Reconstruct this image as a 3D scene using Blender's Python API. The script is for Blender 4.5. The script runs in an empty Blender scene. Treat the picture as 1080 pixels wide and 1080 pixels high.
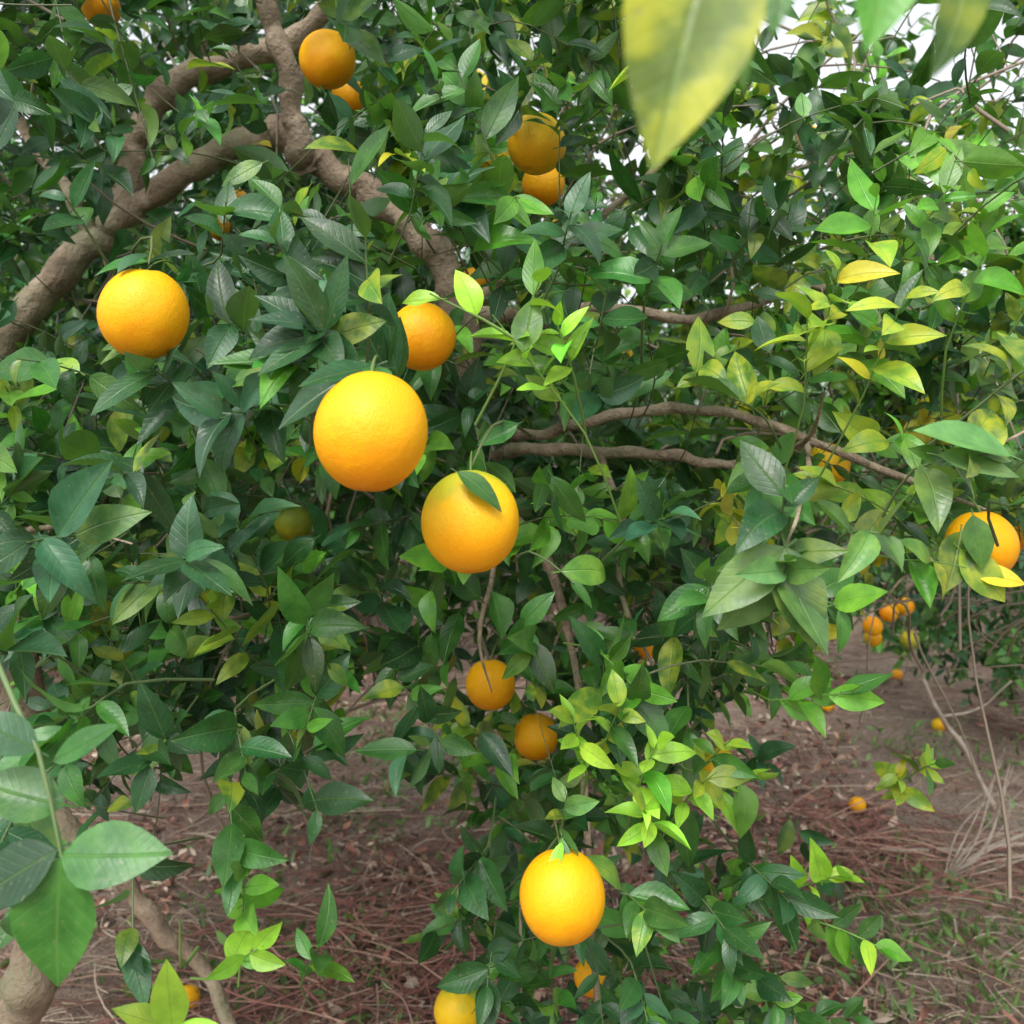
import bpy, math, numpy as np
from mathutils import Vector, Matrix
rng = np.random.default_rng(11)
scene = bpy.context.scene
coll = scene.collection

# ------------------------------------------------------------------ camera
cam_d = bpy.data.cameras.new("camera"); cam = bpy.data.objects.new("camera", cam_d); coll.objects.link(cam)
cam.location = (0, 0, 1.5); cam.rotation_euler = (math.radians(90), 0, 0)
cam_d.lens = 33.33; cam_d.sensor_width = 36; cam_d.shift_y = -60/1080
cam_d.clip_start = 0.02; cam_d.clip_end = 600
cam_d.dof.use_dof = True; cam_d.dof.focus_distance = 1.0; cam_d.dof.aperture_fstop = 9
scene.camera = cam

# ------------------------------------------------------------------ world
w = bpy.data.worlds.new("World"); scene.world = w; w.use_nodes = True
nt = w.node_tree; bg = nt.nodes["Background"]
sky = nt.nodes.new("ShaderNodeTexSky"); sky.sky_type = 'NISHITA'; sky.sun_disc = False
SE, SR = math.radians(52), math.radians(200)
sky.sun_elevation = SE; sky.sun_rotation = SR; sky.dust_density = 4; sky.air_density = 1.0
hs = nt.nodes.new("ShaderNodeHueSaturation"); hs.inputs['Saturation'].default_value = 0.15; hs.inputs['Value'].default_value = 2.25
nt.links.new(sky.outputs[0], hs.inputs['Color']); nt.links.new(hs.outputs[0], bg.inputs[0])
bg.inputs[1].default_value = 0.15
sl = bpy.data.lights.new("sun", 'SUN'); sl.energy = 1.3; sl.angle = math.radians(16); sl.color = (1, .96, .88)
so = bpy.data.objects.new("sun", sl); coll.objects.link(so)
sd = Vector((math.sin(SR)*math.cos(SE), math.cos(SR)*math.cos(SE), math.sin(SE)))
so.rotation_euler = sd.to_track_quat('Z', 'Y').to_euler()
scene.view_settings.view_transform = 'Standard'; scene.view_settings.look = 'None'; scene.view_settings.exposure = 0

# ------------------------------------------------------------------ helpers
def norm(v): return v/np.maximum(np.linalg.norm(v, axis=-1, keepdims=True), 1e-9)

def make_mesh(name, verts, quads, mats, col=None, uv=None, midx=None, smooth=True):
    me = bpy.data.meshes.new(name)
    nv, nf = len(verts), len(quads)
    me.vertices.add(nv); me.vertices.foreach_set("co", np.ascontiguousarray(verts, dtype=np.float32).ravel())
    me.loops.add(nf*4); me.loops.foreach_set("vertex_index", np.ascontiguousarray(quads, dtype=np.int32).ravel())
    me.polygons.add(nf); me.polygons.foreach_set("loop_start", np.arange(0, nf*4, 4, dtype=np.int32))
    me.polygons.foreach_set("loop_total", np.full(nf, 4, dtype=np.int32))
    if smooth: me.polygons.foreach_set("use_smooth", np.ones(nf, dtype=bool))
    if midx is not None: me.polygons.foreach_set("material_index", midx.astype(np.int32))
    for m in mats: me.materials.append(m)
    me.update(calc_edges=True)
    if uv is not None:
        l = me.uv_layers.new(name="UVMap"); l.data.foreach_set("uv", np.ascontiguousarray(uv[quads.ravel()], dtype=np.float32).ravel())
    if col is not None:
        a = me.attributes.new("tint", 'FLOAT_COLOR', 'POINT'); a.data.foreach_set("color", np.ascontiguousarray(col, dtype=np.float32).ravel())
    return me

def add_obj(name, me, parent=None, loc=(0, 0, 0)):
    o = bpy.data.objects.new(name, me); coll.objects.link(o); o.location = loc
    if parent: o.parent = parent
    return o
def empty(name, loc=(0, 0, 0)):
    o = bpy.data.objects.new(name, None); coll.objects.link(o); o.location = loc; o.empty_display_size = .2; return o

class NT:
    def __init__(s, name):
        s.m = bpy.data.materials.new(name); s.m.use_nodes = True; s.t = s.m.node_tree
        s.b = s.t.nodes["Principled BSDF"]; s.out = s.t.nodes["Material Output"]
    def n(s, t, **kw):
        x = s.t.nodes.new(t)
        for k, v in kw.items(): setattr(x, k, v)
        return x
    def l(s, a, b): s.t.links.new(a, b)
    def val(s, sock, v):
        if hasattr(v, 'links'): s.l(v, sock)
        else: sock.default_value = v
    def math(s, op, a, b=0.0, clamp=False):
        x = s.n("ShaderNodeMath", operation=op, use_clamp=clamp); s.val(x.inputs[0], a); s.val(x.inputs[1], b); return x.outputs[0]
    def mix(s, f, a, b, bt='MIX'):
        x = s.n("ShaderNodeMix", data_type='RGBA', blend_type=bt)
        s.val(x.inputs[0], f); s.val(x.inputs[6], a); s.val(x.inputs[7], b); return x.outputs[2]
    def ramp(s, f, pts):
        x = s.n("ShaderNodeValToRGB"); s.l(f, x.inputs[0]); e = x.color_ramp.elements
        while len(e) < len(pts): e.new(.5)
        for i, (p, c) in enumerate(pts): e[i].position = p; e[i].color = c if len(c) == 4 else (*c, 1)
        return x.outputs[0]
    def noise(s, scale, detail=4, rough=.55, vec=None):
        x = s.n("ShaderNodeTexNoise"); x.inputs['Scale'].default_value = scale; x.inputs['Detail'].default_value = detail
        x.inputs['Roughness'].default_value = rough
        if vec is None:
            if not hasattr(s, 'tc'): s.tc = s.n("ShaderNodeTexCoord")
            vec = s.tc.outputs['Object']
        s.l(vec, x.inputs['Vector']); return x.outputs[0]
    def bump(s, h, strength, dist):
        x = s.n("ShaderNodeBump"); x.inputs['Strength'].default_value = strength; x.inputs['Distance'].default_value = dist
        s.l(h, x.inputs['Height']); s.l(x.outputs[0], s.b.inputs['Normal']); return x.outputs[0]

# ---- leaf material: per-leaf tint (rgb) + chlorosis amount (alpha); veins from leaf UV
def leaf_mat(name, level=2, rough=.34, trans=.22):
    g = NT(name); at = g.n("ShaderNodeAttribute", attribute_name="tint")
    col = at.outputs['Color']; yel = at.outputs['Alpha']
    geo = g.n("ShaderNodeNewGeometry")
    if level > 0:
        uvn = g.n("ShaderNodeUVMap"); sp = g.n("ShaderNodeSeparateXYZ"); g.l(uvn.outputs[0], sp.inputs[0])
        du = g.math('ABSOLUTE', g.math('SUBTRACT', sp.outputs[0], .5))
        vein = g.math('SUBTRACT', 1.0, g.math('DIVIDE', du, .035), clamp=True)
        n1 = g.noise(45, 3 if level > 1 else 0)
        if level > 1:
            ph = g.math('MULTIPLY', g.math('SUBTRACT', g.math('ADD', sp.outputs[1], g.math('MULTIPLY', n1, .06)), g.math('MULTIPLY', du, .55)), 58.0)
            wv = g.math('POWER', g.math('ADD', g.math('MULTIPLY', g.math('SINE', ph), .5), .5), 6.0)
            vein = g.math('MAXIMUM', vein, g.math('MULTIPLY', wv, .18))
        v1 = g.math('ADD', g.math('MULTIPLY', n1, 1.3), .40)
        col = g.mix(1.0, col, v1, 'MULTIPLY')
        blot = g.math('MULTIPLY', g.math('MULTIPLY', g.math('SUBTRACT', n1, .42), 5.0, clamp=True), yel, clamp=True)
        blot = g.math('MULTIPLY', blot, g.math('SUBTRACT', 1.0, g.math('MULTIPLY', vein, .5)))
        col = g.mix(blot, col, (.42, .44, .03, 1))
        col = g.mix(g.math('MULTIPLY', vein, .26), col, (.18, .32, .07, 1))
        if level > 1:
            n4 = g.noise(300, 1)
            spk = g.math('MULTIPLY', g.math('SUBTRACT', n4, .66, clamp=True), 7, clamp=True)
            col = g.mix(g.math('MULTIPLY', spk, .6), col, (.20, .19, .10, 1))
            g.bump(g.math('ADD', g.math('MULTIPLY', vein, -.6), g.math('MULTIPLY', n1, 1.2)), .6, .0015)
        rr = g.math('ADD', g.math('MULTIPLY', n1, .40), rough-.18); g.l(rr, g.b.inputs['Roughness'])
    else:
        g.b.inputs['Roughness'].default_value = rough+.05
    under = g.mix(.35, col, (.14, .24, .09, 1))
    colf = g.mix(geo.outputs['Backfacing'], col, under)
    g.l(colf, g.b.inputs['Base Color'])
    g.b.inputs['Specular IOR Level'].default_value = .45
    if trans > 0:
        tr = g.n("ShaderNodeBsdfTranslucent")
        tcol = g.mix(1.0, colf, (1.6, 1.9, .6, 1), 'MULTIPLY'); g.l(tcol, tr.inputs[0])
        ms = g.n("ShaderNodeMixShader"); ms.inputs[0].default_value = trans
        g.l(g.b.outputs[0], ms.inputs[1]); g.l(tr.outputs[0], ms.inputs[2]); g.l(ms.outputs[0], g.out.inputs[0])
    return g.m
M_leaf = leaf_mat("citrus_leaf"); M_leaf_in = leaf_mat("citrus_leaf_inner", 1); M_leaf_far = leaf_mat("citrus_leaf_distant", 0, trans=0)

def bark_mat():
    g = NT("citrus_bark"); n1 = g.noise(14, 5, .65); n2 = g.noise(90, 3, .7); n3 = g.noise(5, 1)
    c = g.ramp(n1, [(.3, (.15, .112, .075)), (.5, (.31, .235, .165)), (.7, (.48, .40, .30))])
    c = g.mix(g.math('MULTIPLY', g.math('SUBTRACT', n3, .5, clamp=True), 3.0, clamp=True), c, (.22, .23, .13, 1))
    c = g.mix(g.math('MULTIPLY', g.math('SUBTRACT', n2, .55, clamp=True), 3, clamp=True), c, (.08, .055, .038, 1))
    g.l(c, g.b.inputs['Base Color']); g.b.inputs['Roughness'].default_value = .85
    g.bump(g.math('ADD', n1, g.math('MULTIPLY', n2, .5)), 1.0, .013); return g.m
M_bark = bark_mat()
def twig_mat():
    g = NT("citrus_twig"); at = g.n("ShaderNodeAttribute", attribute_name="tint")
    g.l(at.outputs['Color'], g.b.inputs['Base Color'])
    g.b.inputs['Roughness'].default_value = .6; return g.m
M_twig = twig_mat()

# ------------------------------------------------------------------ leaves
W_T = np.array([0, .08, .2, .35, .5, .65, .8, .92, 1.0]); W_W = np.array([.05, .42, .80, 1, .97, .8, .5, .2, .0])
def template(kind):
    if kind == 'hi': t = np.array([-.14, -.07, 0, .06, .15, .27, .4, .54, .68, .8, .9, .97, 1]); s = np.array([-1, -.55, 0, .55, 1])
    elif kind == 'mid': t = np.array([-.1, 0, .12, .3, .5, .7, .88, 1]); s = np.array([-1, 0, 1.])
    else: t = np.array([0, .25, .65, 1]); s = np.array([-1, 0, 1.])
    wd = np.where(t < 0, .045, np.interp(t, W_T, W_W))
    if kind == 'lo': wd = np.array([.15, .95, .85, .05])
    T, S = np.meshgrid(t, s, indexing='ij'); Wd = np.repeat(wd[:, None], len(s), 1)
    nr, nc = T.shape; q = []
    for i in range(nr-1):
        for j in range(nc-1): a = i*nc+j; q.append((a, a+1, a+nc+1, a+nc))
    return T.ravel(), S.ravel(), Wd.ravel(), np.array(q)
TPL = {k: template(k) for k in ('hi', 'mid', 'lo')}

def build_leaves(name, L, kind, mat):
    T, S, Wd, Q = TPL[kind]; N = len(L['len'])
    d = norm(L['dir']); n = L['nrm'] - (L['nrm']*d).sum(1, keepdims=True)*d; n = norm(n); s = np.cross(d, n)
    ln, wi, cu, fo, wa, ph = [L[k][:, None] for k in ('len', 'wid', 'curl', 'fold', 'wave', 'ph')]
    tt = T[None]; k = np.where(np.abs(cu) < .02, .02, cu)
    tw = .6*np.sin(ph*3)*tt
    al = ln*np.sin(k*tt)/k; h = -ln*(1-np.cos(k*tt))/k
    x = wi*.5*S[None]*Wd[None]
    hf = np.abs(x)*fo + wi*wa*np.sin(tt*9+ph+S[None]*1.3)*np.abs(S[None])*Wd[None]*.5
    bend = ln*.12*np.sin(ph*1.7)*tt*tt
    xx = x*np.cos(tw)+bend; hh = h+hf+x*np.sin(tw)
    V = L['base'][:, None]+d[:, None]*al[..., None]+s[:, None]*xx[..., None]+n[:, None]*hh[..., None]
    nv = len(T); quads = (Q[None]+(np.arange(N)*nv)[:, None, None]).reshape(-1, 4)
    uv = np.stack([np.broadcast_to(.5+.5*S*np.maximum(Wd, .1), (N, nv)), np.broadcast_to(T, (N, nv))], -1).reshape(-1, 2)
    col = np.repeat(L['col'], nv, 0)
    print(name, N, "leaves")
    return make_mesh(name, V.reshape(-1, 3), quads, [mat], col, uv)

PAL = {  # rgb, chlorosis
 'dark': ((.018, .072, .020), .0), 'blue': ((.028, .096, .040), .0), 'mid': ((.034, .125, .022), .03),
 'fresh': ((.085, .26, .025), .1), 'young': ((.24, .48, .04), .1), 'yg': ((.19, .34, .035), .7),
 'olive': ((.08, .18, .03), .55), 'pale': ((.085, .20, .055), .15), 'yellow': ((.50, .46, .03), .6),
}
SW = {'dark': ('mid', 'blue', 'olive'), 'blue': ('mid', 'dark', 'pale'), 'mid': ('dark', 'fresh', 'olive'), 'fresh': ('mid', 'yg'), 'young': ('fresh', 'yg'),
      'yg': ('fresh', 'olive', 'mid', 'yellow'), 'olive': ('mid', 'yg', 'pale'), 'pale': ('mid', 'olive', 'blue'), 'yellow': ('yg', 'fresh')}
def vary(names, p=.25):
    return [SW[n][rng.integers(len(SW[n]))] if (n in SW and rng.random() < p) else n for n in names]
def pal_cols(names, N):
    out = np.zeros((N, 4)); names = np.array(names)
    for nm in sorted(set(names.tolist())):
        m = names == nm; c, y = PAL[nm]; k = m.sum()
        out[m, :3] = np.array(c)*np.exp(rng.normal(0, .25, (k, 1)))*np.exp(rng.normal(0, .08, (k, 3)))
        out[m, 3] = np.clip(y*rng.uniform(.3, 1.4, k), 0, 1)
    return out
KEYS = ('base', 'dir', 'nrm', 'len', 'wid', 'col', 'curl', 'fold', 'wave', 'ph')
def cat(Ls): return {k: np.concatenate([l[k] for l in Ls]) for k in KEYS}
def sub(L, m): return {k: L[k][m] for k in KEYS}

def shoots(P, D, SL, n, LL, names, up=.7, face=.5, spread=1.0, rnd=.62, tail=.45):
    P = np.asarray(P, float); S = len(P); D = norm(np.asarray(D, float)); SL = np.broadcast_to(SL, (S,)); LL = np.broadcast_to(LL, (S,))
    ref = np.where(np.abs(D[:, 2:3]) > .9, [[1., 0, 0]], [[0, 0, 1.]]); A = norm(np.cross(D, ref)); B = np.cross(D, A)
    ph0 = rng.uniform(0, 6.28, S); out = []
    droop = rng.uniform(0, .35, S)
    for i in range(n):
        t = (i+.5+rng.uniform(-.3, .3, S))/n
        pos = P+D*(SL*t)[:, None]; pos[:, 2] -= droop*SL*t*t*.5
        ang = ph0+i*2.4+rng.normal(0, .3, S)
        rad = A*np.cos(ang)[:, None]+B*np.sin(ang)[:, None]
        a = np.radians((72-38*t)*spread+rng.normal(0, 14, S))
        d = D*np.cos(a)[:, None]+rad*np.sin(a)[:, None]; d[:, 2] -= .18; d += rng.normal(0, .15, (S, 3)); d = norm(d)
        nr = np.array([0, 0, up])+np.array([0, -face, 0])+D*.35+rng.normal(0, rnd, (S, 3))
        ln = LL*rng.uniform(.62, 1.2, S)*np.where(t > .85, .72, 1.0)
        out.append(dict(base=pos, dir=d, nrm=nr, len=ln, wid=ln*rng.uniform(.36, .55, S), col=pal_cols(vary(names), S),
            curl=rng.normal(.5, .45, S), fold=np.abs(rng.normal(.3, .25, S)), wave=rng.uniform(.0, .14, S), ph=rng.uniform(0, 6.28, S)))
    tt = np.linspace(-tail, 1, 7)
    pts = P[:, None]+D[:, None]*(SL[:, None]*tt)[..., None]
    pts[..., 2] -= (droop*SL*.5)[:, None]*tt*tt
    back = np.clip(-tt, 0, None)**1.5
    pts += (rng.normal(0, .05, (S, 1, 3))+np.array([0, .10, -.02]))*back[None, :, None]
    return cat(out), pts

def tubes(pts, rad, sides=5):
    S, K, _ = pts.shape; tg = norm(np.gradient(pts, axis=1)); ref = np.array([.31, .52, .79])
    a = norm(np.cross(tg, ref)); b = np.cross(tg, a); th = np.linspace(0, 2*np.pi, sides, endpoint=False)
    V = pts[:, :, None]+rad[:, :, None, None]*(a[:, :, None]*np.cos(th)[:, None]+b[:, :, None]*np.sin(th)[:, None])
    q = []
    for i in range(K-1):
        for j in range(sides): q.append((i*sides+j, i*sides+(j+1) % sides, (i+1)*sides+(j+1) % sides, (i+1)*sides+j))
    Q = (np.array(q)[None]+(np.arange(S)*K*sides)[:, None, None]).reshape(-1, 4)
    return V.reshape(-1, 3), Q
def catmull(P, n=10):
    P = np.array(P, float); P = np.vstack([2*P[0]-P[1], P, 2*P[-1]-P[-2]]); out = []
    for i in range(1, len(P)-2):
        for t in np.linspace(0, 1, n, endpoint=False):
            p0, p1, p2, p3 = P[i-1], P[i], P[i+1], P[i+2]
            out.append(.5*((2*p1)+(-p0+p2)*t+(2*p0-5*p1+4*p2-p3)*t*t+(-p0+3*p1-3*p2+p3)*t**3))
    out.append(P[-2]); return np.array(out)
def branch_mesh(name, specs, mat):
    VV, QQ, off = [], [], 0
    for pts in specs:
        c = catmull(pts, 12); xyz = c[:, :3]; r = np.maximum(c[:, 3], .0006)
        s = np.arange(len(c)); r = r*(1+.09*np.sin(s*.9+pts[0][0]*9)+.08*np.sin(s*.37))
        knot = np.exp(-((s % 19-9)/1.6)**2); r = r*(1+.16*knot)
        xyz = xyz+np.stack([np.sin(s*.55+r*90), np.cos(s*.4), np.sin(s*.7)], 1)*r[:, None]*.2
        v, q = tubes(xyz[None], r[None], 14)
        dv = rng.normal(0, 1, (len(v), 1)); ctr = np.repeat(xyz, 14, 0); v = ctr+(v-ctr)*(1+.045*dv)
        VV.append(v); QQ.append(q+off); off += len(v)
    return make_mesh(name, np.vstack(VV), np.vstack(QQ), [mat])

KW = rng.normal(0, 1, (9, 3)); PHW = rng.uniform(0, 6.28, 9)
def wn(p, lam): return np.sin(p@(KW.T*(3.6/lam))+PHW).sum(1)/2.1

# ------------------------------------------------------------------ main tree: limbs
limbs = [
 [(-1.25, 2.35, -.05, .062), (-1.10, 2.05, .26, .052), (-.97, 1.95, .48, .044), (-1.05, 2.05, .95, .045), (-1.13, 2.05, 1.4, .042), (-1.06, 2.0, 1.74, .036),
  (-.92, 2.0, 1.91, .032), (-.82, 2.0, 2.02, .030), (-.79, 2.0, 2.17, .028), (-.70, 2.0, 2.29, .027), (-.54, 2.0, 2.345, .024), (-.40, 2.0, 2.43, .020), (-.3, 2.0, 2.65, .016)],
 [(-.86, 2.0, 1.97, .026), (-.77, 1.96, 2.02, .025), (-.63, 1.92, 2.09, .026), (-.475, 1.9, 2.14, .032), (-.37, 1.9, 2.075, .029), (-.266, 1.9, 2.01, .030), (-.165, 1.9, 1.92, .032), (-.11, 1.9, 1.79, .032), (-.08, 1.92, 1.6, .024), (-.06, 1.9, 1.4, .016)],
 [(-.41, 1.9, 2.07, .028), (-.425, 1.86, 2.14, .023), (-.437, 1.83, 2.26, .020), (-.475, 1.8, 2.38, .019), (-.5, 1.75, 2.6, .015)],
 [(-.74, 2.0, 2.25, .020), (-.69, 2.03, 2.33, .016), (-.62, 2.0, 2.46, .013), (-.5, 1.95, 2.7, .010)],
 [(-.12, 1.9, 1.80, .020), (0, 1.88, 1.775, .015), (.19, 1.88, 1.79, .012), (.38, 1.9, 1.775, .010), (.6, 1.9, 1.84, .008), (.9, 1.85, 1.9, .006)],
 [(-.08, 1.88, 1.55, .012), (.034, 1.65, 1.534, .010), (.12, 1.6, 1.555, .0095), (.24, 1.56, 1.575, .009), (.35, 1.5, 1.565, .008), (.45, 1.45, 1.525, .007), (.55, 1.35, 1.47, .005), (.6, 1.2, 1.43, .002)],
 [(-.08, 1.9, 1.48, .012), (.02, 1.62, 1.51, .011), (.14, 1.55, 1.505, .010), (.25, 1.5, 1.50, .009), (.33, 1.5, 1.485, .007), (.4, 1.4, 1.50, .005), (.38, 1.2, 1.53, .003), (.33, 1.0, 1.57, .001)],
 [(-.07, 1.85, 1.45, .010), (.0, 1.6, 1.40, .009), (.06, 1.5, 1.32, .008), (.10, 1.45, 1.15, .006), (.11, 1.35, .9, .005), (.12, 1.3, .65, .004), (.1, 1.3, .4, .002)],
 [(-.98, 2.0, .75, .026), (-.80, 1.95, .62, .020), (-.72, 1.95, .52, .018), (-.62, 1.95, .42, .014), (-.5, 1.9, .2, .009)],
 [(-1.1, 2.05, 1.35, .02), (-.9, 1.7, 1.35, .012), (-.65, 1.3, 1.4, .004), (-.45, 1.0, 1.42, .002), (-.34, .85, 1.42, .0008)],
 [(-.12, 1.9, 1.78, .016), (.1, 2.1, 1.95, .011), (.3, 2.3, 2.15, .009), (.5, 2.6, 2.4, .006)],
 [(.6, 1.9, 1.84, .008), (.75, 1.7, 1.75, .006), (.8, 1.4, 1.65, .004), (.62, 1.1, 1.55, .0025), (.42, .85, 1.50, .001)],
 [(.45, 1.45, 1.525, .004), (.36, 1.15, 1.48, .003), (.27, .9, 1.44, .0018), (.222, .77, 1.425, .001)],
 [(-.88, 2.0, 1.95, .016), (-.93, 1.97, 2.06, .013), (-1.02, 1.95, 2.2, .011), (-1.05, 1.9, 2.4, .008)],
 [(.14, 1.55, 1.505, .006), (.17, 1.45, 1.40, .005), (.16, 1.4, 1.30, .004), (.20, 1.35, 1.2, .002)],
 [(-.02, 1.7, 1.46, .007), (-.03, 1.5, 1.32, .005), (-.05, 1.45, 1.22, .003), (-.03, 1.4, 1.15, .001)],
]
tree = empty("orange_tree", (-1.25, 2.35, 0)); tree_off = Vector((1.25, -2.35, 0))
o = add_obj("trunk_and_limbs", branch_mesh("trunk_and_limbs", limbs, M_bark), tree, tree_off)

# ------------------------------------------------------------------ fruit positions: x,y,z,r,kind
FR = [(-.107, .72, 1.518, .0432, 'r'), (-.036, .82, 1.4426, .0420, 't'), (-.357, .92, 1.637, .0414, 'r'), (.0504, .95, 1.058, .0425, 'r'),
 (-.1045, 1.1, 1.6375, .039, 'r'), (.569, 1.15, 1.391, .041, 'r'), (-.272, 1.4, 2.084, .041, 'r'), (-.34, 2.0, 2.26, .038, 'r'),
 (.035, 1.35, 1.943, .042, 'y'), (.056, 1.7, 1.985, .038, 'r'), (-.0345, 1.5, 1.137, .039, 'r'), (.039, 1.55, 1.04, .037, 'r'),
 (-.437, 1.9, 1.365, .038, 'g'), (-.862, 2.8, 2.172, .038, 'r'), (-.812, 2.8, 2.248, .036, 'r'), (.1615, 1.9, .455, .037, 'r'),
 (-.0855, 1.5, .6225, .038, 'y'), (.3655, 1.7, .942, .036, 'y'), (-.78, 1.8, 2.35, .036, 'r'),
 (.364, 2.6, .975, .033, 'r'), (-1.545, 3.0, .849, .036, 'r'), (.95, 1.78, 1.36, .036, 'r'), (.13, 2.6, 2.11, .036, 'r'), (-.08, 2.0, 1.865, .030, 'r'),
 (-.04, 1.65, 2.02, .034, 'y'), (.50, 1.5, 1.485, .034, 'y'), (-.56, 2.1, .76, .030, 'y'), (.78, 2.5, 2.34, .030, 'r')]
CLR = [(x/y, (z-1.5)/y, r/y*(.95 if i in (0, 1, 2, 3, 5, 6, 10, 11, 12) else .62), y, .0) for i, (x, y, z, r, k) in enumerate(FR[:21])]
SEG = []
def seg(p, q, rad, pr): SEG.append((np.array([p[0]/p[1], (p[2]-1.5)/p[1]]), np.array([q[0]/q[1], (q[2]-1.5)/q[1]]), rad, max(p[1], q[1]), pr))
for L_, i0, i1, rd, pr in ((limbs[0], 5, 11, .018, .74), (limbs[1], 0, 7, .020, .76), (limbs[2], 0, 4, .016, .85), (limbs[5], 1, 6, .015, .9), (limbs[6], 1, 4, .015, .92), (limbs[0], 0, 2, .03, .9), (limbs[8], 0, 3, .02, .9), (limbs[4], 0, 3, .008, .7), (limbs[7], 1, 3, .008, .7)):
    for i in range(i0, i1): seg(L_[i], L_[i+1], rd, pr)
def pruned(p, pad=.008):
    """'thinning': True where foliage would smother a fruit or a bare limb"""
    c = p; a = c[:, 0]/c[:, 1]; b = (c[:, 2]-1.5)/c[:, 1]; bad = np.zeros(len(c), bool)
    for a0, b0, r, y, _ in CLR: bad |= (c[:, 1] < y+.03) & ((a-a0)**2+(b-b0)**2 < (r+pad)**2)
    u = rng.uniform(0, 1, len(c))
    for p0, p1, r, y, pr in SEG:
        d = p1-p0; t = np.clip(((a-p0[0])*d[0]+(b-p0[1])*d[1])/(d@d), 0, 1)
        bad |= (c[:, 1] < y+.02) & ((a-p0[0]-d[0]*t)**2+(b-p0[1]-d[1]*t)**2 < r*r) & (u < pr)
    return bad
def prune(L, pad=.008):
    mid = L['base']+norm(L['dir'])*L['len'][:, None]*.5; tip = L['base']+norm(L['dir'])*L['len'][:, None]*.95
    return sub(L, ~(pruned(mid, pad) | pruned(tip, pad-.006) | pruned(L['base'], pad-.006)))

# ------------------------------------------------------------------ main tree: fill foliage
leaf_hi, leaf_mid, twig_pts, twig_rad, twig_col = [], [], [], [], []
def add_twigs(pts, r0, col):
    S, K, _ = pts.shape; tap = np.linspace(1.0, .45, K)
    twig_pts.append(pts); twig_rad.append(r0*tap[None]*rng.uniform(.8, 1.25, (S, 1))); twig_col.append(np.tile(np.array([*col, 1.]), (S, 1)))
def mixn(w, N):
    ks = list(w); p = np.array([w[k] for k in ks], float); return list(rng.choice(ks, N, p=p/p.sum()))

def fill(n, ylim, xlim, zhi, zlo_tab, LL, kind, up=.7, thr=-.35, lam=.30):
    P = np.stack([rng.uniform(*xlim, n), rng.uniform(*ylim, n), rng.uniform(.2, 3.4, n)], 1)
    xs, zs = zip(*zlo_tab); zl = np.interp(P[:, 0], xs, zs)+rng.normal(0, .05, n)
    xs, zs = zip(*zhi); zh = np.interp(P[:, 0], xs, zs)+rng.normal(0, .07, n)
    keep = (P[:, 2] > zl) & (P[:, 2] < zh) & (wn(P, lam) > thr+.15*(P[:, 2] < 1.05))
    keep &= (np.abs(P[:, 0]/P[:, 1]) < .78) & ((P[:, 2]-1.5)/P[:, 1] < .75)
    P = P[keep]; S = len(P)
    D = rng.normal(0, .65, (S, 3))+np.array([0, -.5, .25])
    nm = []
    for p in P:
        a = p[0]/p[1]; hi_ = p[2] > 1.3
        if a > .20 and hi_: ww = dict(dark=2.6, mid=2.6, olive=.8, pale=.8, yg=.6, fresh=.9, yellow=.08)
        elif a > -.08: ww = dict(dark=2.6, mid=2.8, blue=1.2, fresh=.9, olive=.25, yg=.2, yellow=.03)
        else: ww = dict(dark=2.5, mid=2.1, blue=2.8, fresh=.35, pale=.35, yellow=.02, yg=.04)
        nm += mixn(ww, 1)
    L, pts = shoots(P, D, rng.uniform(.09, .16, S), 9, LL*rng.uniform(.8, 1.15, S), nm, up=up)
    L = prune(L); (leaf_hi if kind == 'hi' else leaf_mid).append(L); add_twigs(pts[~pruned(pts[:, 3]) & ~pruned(pts[:, 0]) & ~pruned(pts[:, 6])], .0013, (.08, .10, .04))
    return S
zl_front = [(-1.2, .93), (-.70, .96), (-.47, .98), (-.31, 1.05), (-.22, 1.24), (-.09, 1.20), (-.05, .42), (.36, .38), (.42, 1.0), (.46, 1.36), (.75, 1.40), (1.3, 1.40)]
zl_mid = [(-2, .58), (-.95, .64), (-.80, 1.0), (-.3, 1.10), (-.10, 1.10), (-.05, .40), (.42, .34), (.50, 1.05), (.6, 1.3), (1.0, 1.33), (2, 1.35)]
zl_bk = [(-3, .55), (-1.2, .8), (-1.0, 1.1), (-.3, 1.15), (-.1, .95), (.5, 1.0), (.8, 1.28), (3, 1.32)]
zh = [(-3, 3.2), (.40, 3.0), (.48, 2.25), (.68, 2.20), (.76, 2.6), (.92, 2.25), (1.15, 2.3), (1.25, 2.8), (3, 2.8)]
zhb = [(-3, 3.4), (.62, 3.2), (.72, 2.50), (1.0, 2.42), (1.15, 2.9), (1.4, 2.45), (1.7, 2.5), (3, 2.8)]
zhf = [(-3, 2.6), (.2, 2.3), (.29, 2.1), (.33, 1.86), (.44, 1.84), (.50, 2.02), (.6, 1.90), (.8, 1.95), (3, 2.1)]
c1 = fill(3300, (1.05, 1.55), (-1.1, 1.1), zhf, zl_front, .066, 'hi')
c2 = fill(6000, (1.55, 2.4), (-1.8, 1.9), zh, zl_mid, .072, 'mid', thr=-.25)
c3 = fill(6500, (2.4, 3.8), (-2.8, 2.9), zhb, zl_bk, .080, 'mid', thr=-.2)
print("shoots", c1, c2, c3)

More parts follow.
